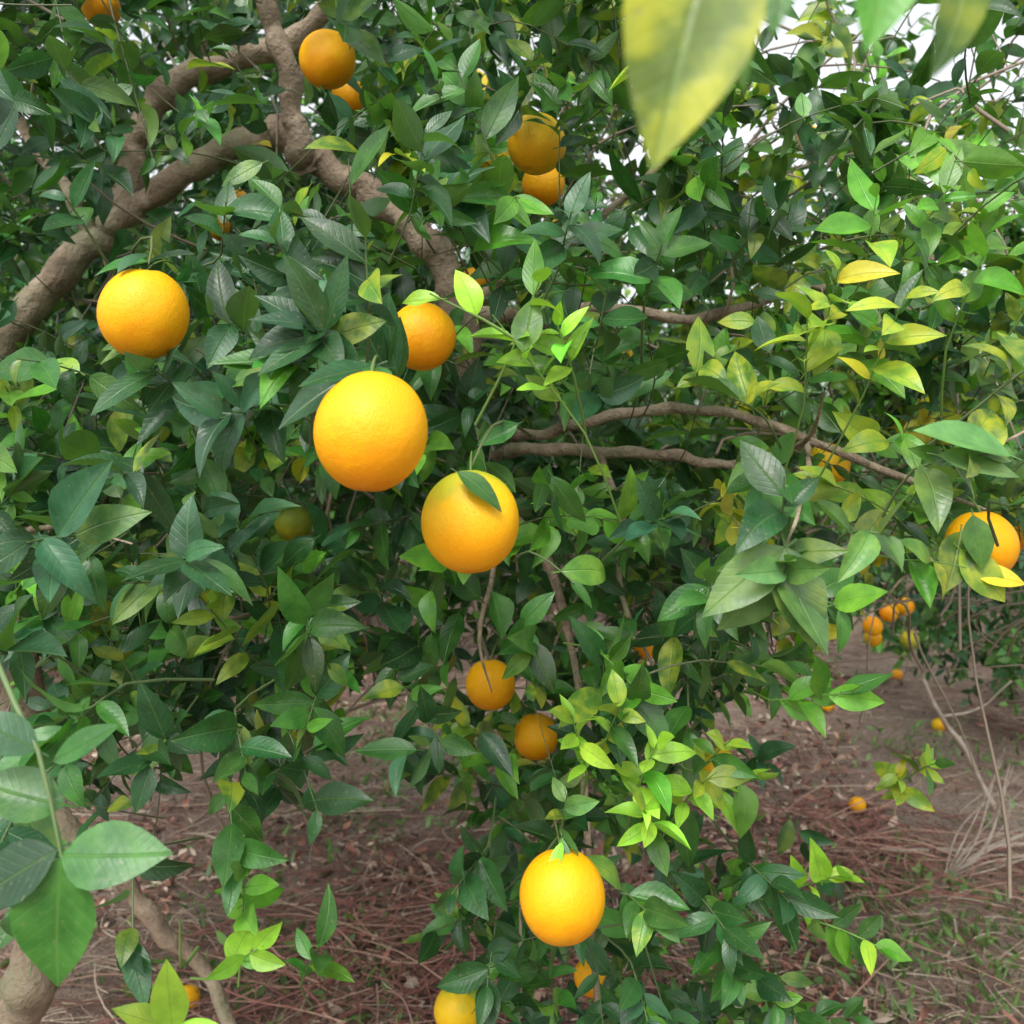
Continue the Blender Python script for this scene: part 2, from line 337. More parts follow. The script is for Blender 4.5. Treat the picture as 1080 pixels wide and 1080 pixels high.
NS = [
 # dark rosettes above the big orange
 ((-.155, .80, 1.590), (-.1, -.9, .35), .04, 12, .062, 'dark'), ((-.20, .82, 1.545), (-.6, -.7, -.1), .06, 11, .060, 'blue'),
 ((-.13, .86, 1.63), (.0, -.3, 1), .07, 10, .066, 'dark'), ((-.19, .88, 1.64), (-.3, -.4, .9), .08, 10, .062, 'dark'),
 ((-.17, .80, 1.57), (-.5, -.8, .3), .04, 10, .058, 'mid'), ((-.16, .95, 1.72), (0, -.3, 1), .08, 8, .068, 'mid'), ((-.10, .95, 1.75), (.2, -.3, .9), .08, 8, .066, 'dark'),
 ((-.225, .86, 1.60), (-.5, -.6, .4), .06, 9, .06, 'dark'),
 ((-.33, .98, 1.56), (-.2, -.7, .3), .09, 8, .065, 'blue'), ((-.43, .97, 1.58), (-.3, -.7, .2), .09, 8, .065, 'mid'),
 ((-.41, .95, 1.70), (-.2, -.5, .6), .07, 7, .06, 'blue'), ((-.30, .98, 1.71), (.2, -.5, .6), .07, 7, .06, 'dark'),
 ((-.37, .82, 1.43), (-.1, -.8, .1), .08, 9, .066, 'blue'), ((-.29, .86, 1.40), (.2, -.8, .2), .08, 8, .064, 'blue'),
 ((-.34, .82, 1.30), (-.2, -.7, -.2), .09, 9, .066, 'mid'), ((-.40, .78, 1.22), (.1, -.7, -.2), .09, 9, .066, 'blue'),
 ((-.27, .92, 1.25), (.3, -.7, -.2), .09, 8, .062, 'dark'), ((-.22, 1.0, 1.33), (.2, -.7, 0), .09, 8, .064, 'mid'),
 ((-.30, 1.0, 1.17), (.2, -.5, -.5), .10, 8, .062, 'mid'), ((-.25, 1.05, 1.20), (.4, -.5, -.5), .10, 8, .06, 'dark'),
 ((-.42, .75, 1.12), (.2, -.5, -.5), .07, 7, .066, 'blue'), ((-.45, .9, 1.10), (.2, -.5, -.4), .09, 9, .066, 'blue'), ((-.40, 1.0, 1.07), (.2, -.5, -.4), .09, 9, .066, 'dark'),
 ((-.42, .95, 1.40), (0, -.8, .1), .09, 9, .066, 'mid'), ((-.46, .9, 1.32), (0, -.8, .1), .09, 9, .066, 'blue'), ((-.38, .98, 1.48), (0, -.8, .1), .09, 9, .066, 'dark'),
 ((-.35, 1.0, 1.22), (0, -.8, -.1), .09, 9, .066, 'dark'), ((-.22, 1.1, 1.24), (0, -.8, -.2), .09, 9, .06, 'mid'),
 # bright young shoot right of the big orange
 ((.065, .92, 1.53), (-.6, -.3, .75), .14, 11, .048, 'young'), ((-.03, .86, 1.625), (-.8, -.3, .35), .05, 8, .048, 'young'),
 ((.06, .93, 1.58), (-.3, -.4, .9), .07, 8, .048, 'young'), ((.0, .92, 1.60), (.3, -.3, .8), .08, 7, .05, 'young'),
 # centre
 ((.09, 1.0, 1.62), (.1, -.5, .8), .06, 8, .066, 'dark'), ((.02, .98, 1.40), (.4, -.7, -.1), .08, 8, .06, 'mid'), ((.14, 1.05, 1.42), (.2, -.8, .2), .08, 8, .062, 'blue'),
 ((.01, 1.02, 1.32), (.1, -.8, -.1), .08, 8, .06, 'mid'), ((.10, 1.05, 1.28), (.3, -.6, -.2), .08, 8, .06, 'fresh'),
 ((.14, 1.0, 1.66), (.1, -.6, .6), .08, 8, .064, 'mid'), ((.05, 1.0, 1.70), (.1, -.6, .6), .08, 8, .064, 'dark'),
 # yellowish shoots, right
 ((.30, .97, 1.56), (-.1, -.4, .9), .11, 10, .060, 'yg'), ((.36, .96, 1.57), (.2, -.4, .9), .11, 10, .058, 'yg'), ((.26, .98, 1.54), (-.5, -.6, .3), .07, 8, .058, 'olive'),
 ((.46, 1.0, 1.62), (.2, -.4, .9), .11, 9, .058, 'fresh'), ((.52, 1.0, 1.62), (.3, -.5, .8), .09, 9, .056, 'yg'), ((.38, 1.02, 1.70), (.0, -.4, .9), .08, 8, .058, 'fresh'),
 ((.33, 1.0, 1.63), (.0, -.5, .8), .08, 8, .056, 'yg'), ((.47, 1.1, 1.75), (.2, -.5, .7), .08, 8, .058, 'fresh'),
 # broad-leaved rosette lower right
 ((.222, .80, 1.415), (.0, -.95, -.1), .035, 9, .068, 'pale'), ((.225, .79, 1.44), (-.1, -.5, .9), .05, 6, .062, 'dark'), ((.285, .80, 1.435), (.5, -.8, .1), .04, 7, .066, 'pale'),
 ((.36, .84, 1.49), (.6, -.6, .2), .06, 7, .066, 'pale'), ((.42, .83, 1.46), (.6, -.6, -.2), .06, 7, .064, 'mid'), ((.43, .86, 1.55), (.5, -.4, .6), .08, 8, .062, 'olive'),
 ((.45, 1.08, 1.38), (.5, -.7, .1), .07, 7, .060, 'yg'), ((.30, 1.0, 1.36), (.3, -.7, -.1), .07, 7, .060, 'mid'), ((.20, .95, 1.38), (-.2, -.7, -.1), .07, 8, .060, 'mid'),
 # column under the centre
 ((.08, 1.02, 1.16), (-.2, -.5, .8), .09, 10, .048, 'young'), ((.13, 1.0, 1.14), (.2, -.4, .9), .09, 10, .048, 'young'), ((.18, 1.02, 1.12), (.3, -.5, .7), .09, 10, .050, 'young'),
 ((.15, 1.0, 1.10), (-.2, -.6, .6), .08, 10, .048, 'young'), ((.10, 1.0, 1.20), (.1, -.5, .6), .08, 8, .050, 'yg'), ((.20, 1.02, 1.16), (.3, -.5, .6), .07, 9, .048, 'yg'),
 ((.22, 1.1, 1.10), (.5, -.5, .5), .09, 8, .052, 'young'), ((.30, 1.08, 1.22), (.6, -.4, .2), .09, 8, .058, 'fresh'),
 ((.05, .97, 1.115), (.1, -.3, .9), .05, 6, .045, 'pale'), ((.11, 1.02, 1.04), (.3, -.7, 0), .08, 9, .056, 'mid'), ((.2, 1.05, 1.02), (.2, -.8, 0), .09, 9, .058, 'dark'),
 ((-.03, 1.08, 1.05), (-.3, -.6, -.1), .08, 8, .056, 'dark'), ((.13, 1.02, .95), (.1, -.7, -.3), .08, 9, .056, 'blue'), ((.25, 1.1, .94), (.3, -.6, -.2), .09, 9, .058, 'mid'),
 ((.32, 1.12, .98), (.4, -.3, .4), .09, 9, .052, 'young'), ((.35, 1.1, .96), (.6, -.4, .0), .08, 9, .054, 'fresh'), ((-.02, 1.15, .93), (-.1, -.5, -.5), .08, 8, .058, 'dark'),
 ((.17, 1.05, .88), (.1, -.7, -.3), .08, 10, .056, 'mid'), ((.22, 1.05, .98), (.1, -.7, -.1), .08, 10, .056, 'mid'), ((.27, 1.1, 1.03), (.3, -.7, -.1), .08, 9, .056, 'dark'), ((.10, 1.1, .90), (0, -.7, -.3), .08, 9, .056, 'dark'),
 ((.555, 1.35, 1.02), (-.3, -.5, .5), .06, 9, .050, 'yg'), ((.56, 1.33, 1.05), (.2, -.5, .5), .06, 8, .050, 'yg'),
 # low left
 ((-.28, .80, 1.07), (.1, -.3, 1), .06, 8, .042, 'young'), ((-.25, .82, 1.05), (.5, -.3, .6), .06, 7, .042, 'young'), ((-.27, .95, 1.03), (.1, -.3, .9), .08, 7, .048, 'fresh'), ((-.20, .9, 1.0), (.3, -.3, .7), .07, 7, .048, 'mid'),
]
for (b, d, sl_, n, ll, pal) in NS:
    L, pts = shoots([b], [d], sl_, n, ll, [pal], up=.6, face=.7, rnd=.4, tail=.6)
    leaf_hi.append(prune(L, .0)); add_twigs(pts, .0015, (.13, .24, .05) if pal in ('young', 'fresh', 'yg') else (.09, .14, .05))

SLV = [
 ((-.285, .60, 1.247), (-.215, .585, 1.250), (0, -.8, .6), .60, 'mid', .3), ((-.285, .60, 1.245), (-.288, .585, 1.166), (.1, -1, .3), .66, 'mid', .3),
 ((-.288, .60, 1.250), (-.345, .59, 1.22), (0, -.8, .6), .6, 'blue', .3), ((-.288, .61, 1.275), (-.345, .60, 1.29), (0, -.8, .6), .6, 'mid', .3),
 ((-.305, .61, 1.31), (-.35, .60, 1.34), (0, -.7, .6), .5, 'blue', .3), ((-.30, .62, 1.30), (-.255, .61, 1.325), (0, -.6, .6), .4, 'mid', .2),
 ((-.045, .785, 1.486), (-.003, .770, 1.462), (.2, -.7, .7), .42, 'mid', .6),
 ((-.10, .74, 1.568), (-.16, .70, 1.562), (0, -.5, .8), .42, 'dark', .3), ((-.105, .735, 1.568), (-.10, .69, 1.552), (.1, -.6, .8), .5, 'mid', .9),
 ((-.11, .75, 1.57), (-.19, .73, 1.535), (0, -.7, .7), .5, 'blue', .4), ((-.10, .75, 1.565), (-.135, .70, 1.548), (0, -.5, .8), .45, 'dark', .6),
 ((-.15, .76, 1.60), (-.175, .74, 1.66), (0, -.9, .3), .36, 'dark', .2), ((-.15, .76, 1.60), (-.125, .74, 1.655), (0, -.9, .3), .36, 'dark', .2), ((-.15, .76, 1.60), (-.205, .74, 1.615), (0, -.6, .8), .42, 'blue', .3),
 ((-.15, .76, 1.595), (-.20, .73, 1.57), (0, -.6, .8), .42, 'dark', .4),
 ((-.357, .93, 1.69), (-.40, .90, 1.685), (0, -.6, .8), .45, 'mid', .6), ((-.355, .93, 1.69), (-.31, .91, 1.70), (0, -.6, .8), .45, 'dark', .4), ((-.355, .92, 1.695), (-.365, .88, 1.68), (0, -.6, .8), .5, 'blue', .6),
 ((-.118, .97, 1.585), (-.136, .96, 1.665), (-.3, -.9, .1), .34, 'dark', .2), ((-.122, .98, 1.575), (-.108, .96, 1.64), (.5, -.8, .1), .34, 'mid', .2), ((-.13, .97, 1.59), (-.165, .95, 1.65), (-.3, -.8, .4), .38, 'dark', .3),
 ((.03, 1.29, 2.02), (.06, 1.27, 1.96), (.2, -.9, .4), .42, 'mid', .3), ((.03, 1.29, 2.02), (-.01, 1.27, 1.95), (-.3, -.9, .3), .38, 'olive', .3),
 ((.222, .77, 1.425), (.235, .745, 1.345), (0, -1, .2), .52, 'pale', .3), ((.222, .77, 1.425), (.150, .75, 1.375), (0, -.9, .4), .45, 'pale', .3),
 ((.52, 1.10, 1.39), (.565, 1.08, 1.33), (.1, -.9, .3), .6, 'yg', .3), ((.525, 1.11, 1.41), (.50, 1.08, 1.345), (0, -1, .2), .6, 'olive', .3), ((.535, 1.10, 1.43), (.54, 1.08, 1.37), (0, -1, .2), .6, 'fresh', .3),
 ((.535, 1.10, 1.365), (.59, 1.08, 1.355), (0, -.8, .5), .5, 'yellow', .4),
 ((.42, .80, 1.50), (.34, .79, 1.53), (0, -.6, .8), .5, 'pale', .3), ((.36, .80, 1.50), (.43, .79, 1.485), (0, -.7, .7), .45, 'pale', .3),
 ((.05, .955, 1.115), (.055, .93, 1.075), (0, -1, .2), .3, 'pale', .2), ((.05, .95, 1.112), (.035, .92, 1.085), (-.3, -.9, .3), .3, 'young', .2),
 ((-.25, .70, 1.075), (-.253, .69, 1.130), (.1, -1, .2), .5, 'young', .2), ((-.25, .70, 1.075), (-.205, .68, 1.085), (.1, -.6, .8), .4, 'young', .4), ((-.255, .71, 1.072), (-.29, .69, 1.095), (.1, -.6, .8), .45, 'yg', .4),
 # overhanging sprig close to the viewer
 ((.060, .272, 1.660), (.0375, .260, 1.582), (.1, -1, .15), .50, 'olive', .25), ((.088, .30, 1.675), (.080, .29, 1.630), (-.3, -.9, .2), .35, 'mid', .2),
 ((.128, .31, 1.675), (.112, .30, 1.632), (.2, -.9, .3), .5, 'fresh', .3), ((.072, .32, 1.67), (.076, .31, 1.622), (.3, -.9, .3), .3, 'olive', .3), ((.160, .33, 1.68), (.152, .32, 1.628), (.3, -.9, .3), .4, 'olive', .3),
]
b = np.array([s[0] for s in SLV]); tp = np.array([s[1] for s in SLV]); d = tp-b; ln = np.linalg.norm(d, axis=1)
Lh = dict(base=b, dir=d, nrm=np.array([s[2] for s in SLV], float), len=ln, wid=ln*np.array([s[3] for s in SLV]), col=pal_cols([s[4] for s in SLV], len(b)),
  curl=np.array([s[5] for s in SLV]), fold=rng.uniform(.1, .3, len(b)), wave=rng.uniform(.02, .07, len(b)), ph=rng.choice([0., 1.05, 2.1, 3.14], len(b))+rng.normal(0, .08, len(b)))
Lh['col'][[s[4] == 'olive' and s[0][1] < .28 for s in SLV].index(True)] = (.13, .20, .03, .9)
leaf_hi.append(Lh)
sprig = catmull([(.30, .60, 1.95), (.2, .42, 1.76), (.12, .34, 1.69), (.060, .272, 1.660)], 5)
add_obj("foliage_near", build_leaves("foliage_near", cat(leaf_hi), 'hi', M_leaf), tree, tree_off)
add_obj("foliage_inner", build_leaves("foliage_inner", cat(leaf_mid), 'mid', M_leaf_in), tree, tree_off)
S = 700; P = np.stack([rng.uniform(-1.6, 1.6, S), rng.uniform(1.4, 3.0, S), rng.uniform(1.0, 2.4, S)], 1)
P = P[~pruned(P)]; S = len(P); D = norm(rng.normal(0, 1, (S, 3))+np.array([.2, -.2, .3])); t7 = np.linspace(-1, 1, 7); ll = rng.uniform(.10, .25, S)
pts = P[:, None]+D[:, None]*(ll[:, None]*t7)[..., None]+np.stack([np.sin(t7*2.2), t7*0, -t7*t7], 1)[None]*rng.uniform(-.06, .09, (S, 1, 1))
m = ~(pruned(pts[:, 0]) | pruned(pts[:, 3]) | pruned(pts[:, 6]) | pruned(pts[:, 1]) | pruned(pts[:, 5]) | pruned(pts[:, 2]) | pruned(pts[:, 4]))
add_twigs(pts[m], .003, (.22, .175, .13))
def poly7(c): i = np.linspace(0, len(c)-1, 7).astype(int); return c[i][None]
add_twigs(poly7(sprig), .0016, (.12, .2, .05))
add_twigs(poly7(catmull([(-.5, .9, 1.40), (-.36, .66, 1.36), (-.305, .61, 1.31), (-.285, .6, 1.245)], 6)), .0022, (.11, .17, .06))
add_twigs(poly7(catmull([(.03, 1.5, 1.53), (.0, 1.2, 1.54), (-.02, .98, 1.53), (-.036, .84, 1.49)], 6)), .0026, (.12, .15, .06))
add_twigs(poly7(catmull([(-.16, 1.5, 1.72), (-.17, 1.2, 1.68), (-.165, .95, 1.63), (-.12, .76, 1.572)], 6)), .0026, (.10, .12, .05))
add_twigs(poly7(catmull([(-.6, 1.5, 1.76), (-.48, 1.2, 1.76), (-.38, 1.0, 1.73), (-.357, .93, 1.685)], 6)), .0022, (.10, .13, .05))
sp = []
for x, y, z, r, k in FR:
    top = np.array([x, y, z+r*.93]); e = top+np.array([rng.normal(0, .012), .05, .022]); c = (top+e)/2+np.array([0, -.006, .010])
    sp.append([top*(1-t)**2+2*c*t*(1-t)+e*t*t for t in np.linspace(0, 1, 7)])
add_twigs(np.array(sp), .0017, (.10, .16, .04))
TP, TR, TC = np.concatenate(twig_pts), np.concatenate(twig_rad), np.concatenate(twig_col)
v, q = tubes(TP, TR, 5); add_obj("twigs", make_mesh("twigs", v, q, [M_twig], np.repeat(TC, 35, 0)), tree, tree_off)

# ------------------------------------------------------------------ oranges
def orange_mat(name, lo, hi_, cap, capw, zk=.36):
    g = NT(name); g.noise(1); sp = g.n("ShaderNodeSeparateXYZ"); g.l(g.tc.outputs['Object'], sp.inputs[0])
    oi = g.n("ShaderNodeObjectInfo")
    n1 = g.noise(1.6, 2); zz = g.math('ADD', g.math('ADD', g.math('MULTIPLY', sp.outputs[2], zk), .5), g.math('MULTIPLY', g.math('SUBTRACT', n1, .5), .5))
    zz = g.math('ADD', zz, g.math('MULTIPLY', g.math('SUBTRACT', oi.outputs['Random'], .5), .15))
    c = g.ramp(zz, [(.12, lo), (.5, hi_), (capw, hi_), (min(capw+.25, 1.0), cap)])
    vo = g.n("ShaderNodeTexVoronoi"); vo.inputs['Scale'].default_value = 26; g.l(g.tc.outputs['Object'], vo.inputs['Vector'])
    pore = g.math('SUBTRACT', 1.0, g.math('MULTIPLY', vo.outputs['Distance'], 2.6), clamp=True)
    pore = g.math('MULTIPLY', pore, pore)
    c = g.mix(g.math('MULTIPLY', pore, .15), c, lo+(1,))
    sc = g.noise(7, 5, .7); c = g.mix(g.math('MULTIPLY', g.math('SUBTRACT', sc, .66, clamp=True), 4, clamp=True), c, (.55, .28, .05, 1))
    g.l(c, g.b.inputs['Base Color']); g.l(g.math('ADD', g.math('MULTIPLY', sc, .25), .28), g.b.inputs['Roughness']); g.b.inputs['Specular IOR Level'].default_value = .3
    g.b.inputs['Subsurface Weight'].default_value = .10; g.b.inputs['Subsurface Radius'].default_value = (.2, .08, .02); g.b.inputs['Subsurface Scale'].default_value = .1
    g.bump(g.math('ADD', g.math('MULTIPLY', pore, -.5), g.math('MULTIPLY', sc, .12)), .33, .025); return g.m
MO = {'r': orange_mat("orange_rind_ripe", (.84, .285, .002), (.88, .43, .004), (.80, .48, .008), .9),
      'y': orange_mat("orange_rind_yellow", (.84, .39, .006), (.76, .49, .01), (.42, .43, .03), .66),
      't': orange_mat("orange_rind_turning", (.84, .36, .003), (.80, .46, .005), (.38, .40, .02), .56, .45),
      'g': orange_mat("orange_rind_green", (.55, .46, .02), (.28, .34, .03), (.15, .24, .03), .6)}
gc = NT("orange_calyx"); gc.b.inputs['Base Color'].default_value = (.10, .16, .04, 1); gc.b.inputs['Roughness'].default_value = .7
def orange_mesh(kind, seed):
    r_ = np.random.default_rng(seed); nu, nvv = 72, 48
    ph = np.linspace(0, 2*np.pi, nu, endpoint=False); th = np.linspace(.002, np.pi-.002, nvv)
    T, P_ = np.meshgrid(th, ph, indexing='ij')
    R = 1+.014*np.sin(2*P_+r_.uniform(0, 6))*np.sin(T)+.010*np.sin(3*P_+T*2+r_.uniform(0, 6))*np.sin(T)+.004*np.sin(7*P_+T*3)*np.sin(T)
    R -= .08*np.exp(-(T/.20)**2)
    R -= .05*np.exp(-((np.pi-T)/.13)**2)
    x = R*np.sin(T)*np.cos(P_); y = R*np.sin(T)*np.sin(P_); z = R*np.cos(T)*1.02
    V = np.stack([x, y, z], -1).reshape(-1, 3); q = []
    for i in range(nvv-1):
        for j in range(nu): q.append((i*nu+j, (i+1)*nu+j, (i+1)*nu+(j+1) % nu, i*nu+(j+1) % nu))
    q = np.array(q); mi = np.zeros(len(q))
    n2 = 20; rr = [0.03, .07, .13]; cv = []
    for k, r0 in enumerate(rr):
        for j in range(n2):
            a = j/n2*2*np.pi; rj = r0*(1+(.35*np.cos(5*a) if k == 2 else 0)); cv.append((rj*np.cos(a), rj*np.sin(a), .955+(.03, .015, .0)[k]))
    cq = []
    for k in range(2):
        for j in range(n2): cq.append((k*n2+j, (k+1)*n2+j, (k+1)*n2+(j+1) % n2, k*n2+(j+1) % n2))
    q = np.vstack([q, np.array(cq)+len(V)]); mi = np.concatenate([mi, np.ones(len(cq))]); V = np.vstack([V, cv])
    return make_mesh("orange_"+kind, V, q, [MO[kind], gc.m], midx=mi)
OM = {k: [orange_mesh(k, s) for s in (1, 2)] for k in MO}

# ------------------------------------------------------------------ ground
def axis(lo, hi, c, n):
    s = np.linspace(-1, 1, n); k = np.sinh(s*5.2)/np.sinh(5.2); return np.where(k < 0, c+k*(c-lo), c+k*(hi-c))
def gh(x, y):
    p = np.stack([x, y, x*0], -1).reshape(-1, 3); f = np.clip(1-np.abs(y-5)/25, 0, 1).ravel()
    return ((wn(p, 2.5)*.018+wn(p+7, .6)*.010+wn(p*1.7+3, .2)*.005)*f).reshape(x.shape)
def ground_z(x, y): return gh(np.atleast_1d(np.asarray(x, float)), np.atleast_1d(np.asarray(y, float)))
gx = axis(-250, 250, .5, 340); gy = axis(-120, 400, 3.2, 340); X, Y = np.meshgrid(gx, gy, indexing='ij'); Z = gh(X, Y)
V = np.stack([X, Y, Z], -1).reshape(-1, 3); I = np.arange(340*340).reshape(340, 340)
Q = np.stack([I[:-1, :-1], I[1:, :-1], I[1:, 1:], I[:-1, 1:]], -1).reshape(-1, 4)
g = NT("orchard_soil"); n1 = g.noise(.8, 4); n2 = g.noise(9, 6, .7); n3 = g.noise(60, 4, .7)
c = g.ramp(n2, [(.3, (.15, .085, .062)), (.5, (.32, .205, .16)), (.68, (.50, .37, .29))])
c = g.mix(g.math('MULTIPLY', g.math('SUBTRACT', n1, .46, clamp=True), 4, clamp=True), c, (.50, .40, .32, 1))
c = g.mix(g.math('MULTIPLY', g.math('SUBTRACT', n3, .51, clamp=True), 6, clamp=True), c, (.10, .06, .042, 1))
g.l(c, g.b.inputs['Base Color']); g.b.inputs['Roughness'].default_value = .95; g.bump(g.math('ADD', n2, g.math('MULTIPLY', n3, .6)), 1, .06)
add_obj("ground", make_mesh("ground", V, Q, [g.m]))

FALL = [(1.41, 3.87, .034, 'r'), (-.89, 2.6, .033, 'r'), (1.8, 5.4, .036, 'r'), (2.25, 5.0, .036, 'y'), (2.0, 6.2, .038, 'r'), (2.6, 6.4, .038, 'r')]
DIST = [(1.56, 4.1, .76, .042, 'r'), (1.65, 4.15, .81, .04, 'r'), (1.72, 4.1, .70, .04, 'g'), (1.74, 4.2, .83, .04, 'r'), (1.60, 4.2, .69, .038, 'y')]
ALL = FR+[(x, y, float(ground_z(x, y)[0])+r*.9, r, k) for x, y, r, k in FALL]+DIST
for i, (x, y, z, r, k) in enumerate(ALL):
    o = add_obj("orange", OM[k][i % 2], None, (x, y, z)); o.scale = (r, r, r*(1.05 if i < 4 else 1))
    o.rotation_euler = (rng.normal(0, .15)+(.25 if i == 1 else -.1), rng.normal(0, .15), rng.uniform(0, 6.28)) if i < len(FR) else tuple(rng.uniform(0, 6, 3))
# the hanging cluster of distant fruit is carried by a bough of the tree at the right
bough = [[(2.6, 5.0, 1.2, .014), (2.1, 4.5, 1.15, .010), (1.75, 4.2, .98, .006), (1.62, 4.15, .84, .003)], [(1.75, 4.2, .98, .004), (1.73, 4.15, .86, .003), (1.70, 4.12, .74, .002)]]
add_obj("bough", branch_mesh("bough", bough, M_bark), tree, tree_off)
bp_ = np.array([2.15, 4.5, 1.1])+rng.normal(0, 1, (60, 3))*np.array([.35, .25, .2])
Lb, _ = shoots(bp_, rng.normal(0, .6, (60, 3))+np.array([-.3, -.5, 0]), .12, 8, .075, mixn(dict(dark=3, mid=3, blue=1), 60))
add_obj("foliage_bough", build_leaves("foliage_bough", Lb, 'mid', M_leaf_in), tree, tree_off)

gl = NT("dry_leaf"); at = gl.n("ShaderNodeAttribute", attribute_name="tint")
gl.l(at.outputs['Color'], gl.b.inputs['Base Color']); gl.b.inputs['Roughness'].default_value = .7
N = 44000; y = 1.6+9*rng.uniform(0, 1, N)**1.5; x = rng.uniform(-.75, .75, N)*(y+.6)
dens = wn(np.stack([x, y, x*0], 1), 1.1)-.9*(x > .33*y+.15); k = dens > rng.normal(-.35, .5, N); x, y = x[k], y[k]; N = len(x)
cols = np.array([(.32, .14, .095), (.44, .28, .20), (.14, .065, .045), (.58, .46, .35), (.25, .11, .08), (.09, .045, .033)])[rng.integers(0, 6, N)]*np.exp(rng.normal(0, .2, (N, 1)))
th = rng.uniform(0, 6.28, N); LL = rng.uniform(.022, .065, N)
Lg = dict(base=np.stack([x, y, ground_z(x, y)+rng.uniform(.004, .03, N)], 1), dir=np.stack([np.cos(th), np.sin(th), rng.normal(0, .3, N)], 1),
  nrm=np.array([0, 0, 1.])+rng.normal(0, .45, (N, 3)), len=LL, wid=LL*rng.uniform(.25, .5, N), col=np.hstack([cols, np.ones((N, 1))]), curl=rng.normal(0, 1.2, N), fold=rng.uniform(-.2, 1, N), wave=rng.uniform(0, .15, N), ph=rng.uniform(0, 6.28, N))
add_obj("leaf_litter", build_leaves("leaf_litter", Lg, 'mid', gl.m))
def sticks(name, x, y, ln, r, col, lift=.03, tilt=.08, wob=.12):
    N = len(x); th = rng.uniform(0, 6.28, N); t = np.linspace(0, 1, 7)
    d = np.stack([np.cos(th), np.sin(th), rng.normal(0, tilt, N)], 1)
    p = np.stack([x, y, ground_z(x, y)+rng.uniform(.004, lift, N)], 1)[:, None]+d[:, None]*(ln[:, None]*t)[..., None]
    p += (rng.normal(0, wob, (N, 1, 3))*np.array([1, 1, .25]))*(np.sin(t*3.1)*1.0)[None, :, None]*ln[:, None, None]
    p[..., 2] = np.maximum(p[..., 2], .003)
    v, q = tubes(p, (r[:, None]*np.linspace(1, .5, 7)[None]), 4); c = np.repeat(np.hstack([col, np.ones((N, 1))]), 28, 0)
    return make_mesh(name, v, q, [M_stick], c)
gs = NT("dry_wood"); at = gs.n("ShaderNodeAttribute", attribute_name="tint"); gs.l(at.outputs['Color'], gs.b.inputs['Base Color']); gs.b.inputs['Roughness'].default_value = .8; M_stick = gs.m
N = 1500; y = 1.8+6*rng.uniform(0, 1, N)**1.4; x = rng.uniform(-.7, .7, N)*(y+.5)
cc = np.array([(.34, .19, .14), (.55, .45, .35), (.18, .09, .07)])[rng.integers(0, 3, N)]
add_obj("fallen_twigs", sticks("fallen_twigs", x, y, rng.uniform(.08, .5, N), rng.uniform(.0012, .004, N), cc))
N = 12000; y = 1.8+7*rng.uniform(0, 1, N)**1.4; x = rng.uniform(-.7, .7, N)*(y+.5)
k = wn(np.stack([x, y, x*0+5], 1), .9) > rng.normal(.1, .4, N); x, y = x[k], y[k]; N = len(x)
cc = np.array([(.68, .57, .42), (.50, .36, .26), (.28, .15, .11)])[rng.integers(0, 3, N)]
add_obj("dry_straw", sticks("dry_straw", x, y, rng.uniform(.05, .22, N), rng.uniform(.0008, .0018, N), cc, .03, .12, .2))
N = 900; c0 = np.array([(-.35, 3.0), (.1, 2.9), (1.35, 3.6), (1.6, 3.3), (-.55, 2.7)])[rng.integers(0, 5, N)]; xy = c0+rng.normal(0, .28, (N, 2))
cc = np.array([(.36, .15, .12), (.48, .30, .22), (.20, .09, .07)])[rng.integers(0, 3, N)]
add_obj("pruned_brush", sticks("pruned_brush", xy[:, 0], xy[:, 1], rng.uniform(.15, .5, N), rng.uniform(.001, .003, N), cc, .08, .18))
bp = [[(1.15, 3.52, .03, .009), (1.4, 3.5, .04, .010), (1.7, 3.52, .035, .009), (2.1, 3.6, .04, .007)],
      [(1.62, 3.75, .62, .008), (1.72, 3.8, .45, .010), (1.84, 3.85, .30, .011), (1.98, 3.9, .05, .012)], [(1.72, 3.8, .45, .005), (1.85, 3.75, .50, .004), (1.95, 3.7, .62, .003)]]
for k in range(14):
    a = rng.uniform(-.4, 1.2); bp.append([(1.5, 3.3, .02, .003), (1.5+.2*math.cos(a), 3.3+rng.normal(0, .05), .02+.12*math.sin(a)+.05, .0025), (1.5+.5*math.cos(a), 3.3+rng.normal(0, .1), .05+.42*abs(math.sin(a)), .0015)])
g = NT("pale_dead_wood"); g.l(g.ramp(g.noise(20, 3), [(.3, (.30, .24, .18)), (.7, (.54, .47, .39))]), g.b.inputs['Base Color']); g.b.inputs['Roughness'].default_value = .85
add_obj("dead_branch", branch_mesh("dead_branch", bp, g.m))
PAL['weed'] = ((.10, .19, .04), .2)
N = 3800; c0 = np.array([(-.6, 3.9), (-.25, 4.6), (-.9, 3.0), (1.5, 3.0), (2.1, 4.6), (1.0, 2.7), (-.7, 5.5), (1.35, 2.8), (-.4, 2.7), (2.4, 3.6), (-.5, 4.8), (1.2, 3.2), (1.9, 6.5), (3.2, 7.5)]); sg = rng.integers(0, len(c0), N)
xy = c0[sg]+rng.normal(0, .26, (N, 2)); th = rng.uniform(0, 6.28, N); LL = rng.uniform(.02, .07, N)
Lw = dict(base=np.stack([xy[:, 0], xy[:, 1], ground_z(xy[:, 0], xy[:, 1])+rng.uniform(0, .02, N)], 1), dir=np.stack([np.cos(th), np.sin(th), rng.uniform(.2, 1.6, N)], 1),
  nrm=rng.normal(0, 1, (N, 3)), len=LL, wid=LL*rng.uniform(.08, .4, N), col=pal_cols(['weed']*N, N), curl=rng.uniform(0, 1.4, N), fold=rng.uniform(0, .5, N), wave=rng.uniform(0, .1, N), ph=rng.uniform(0, 6.28, N))
add_obj("weeds", build_leaves("weeds", Lw, 'mid', M_leaf_far))

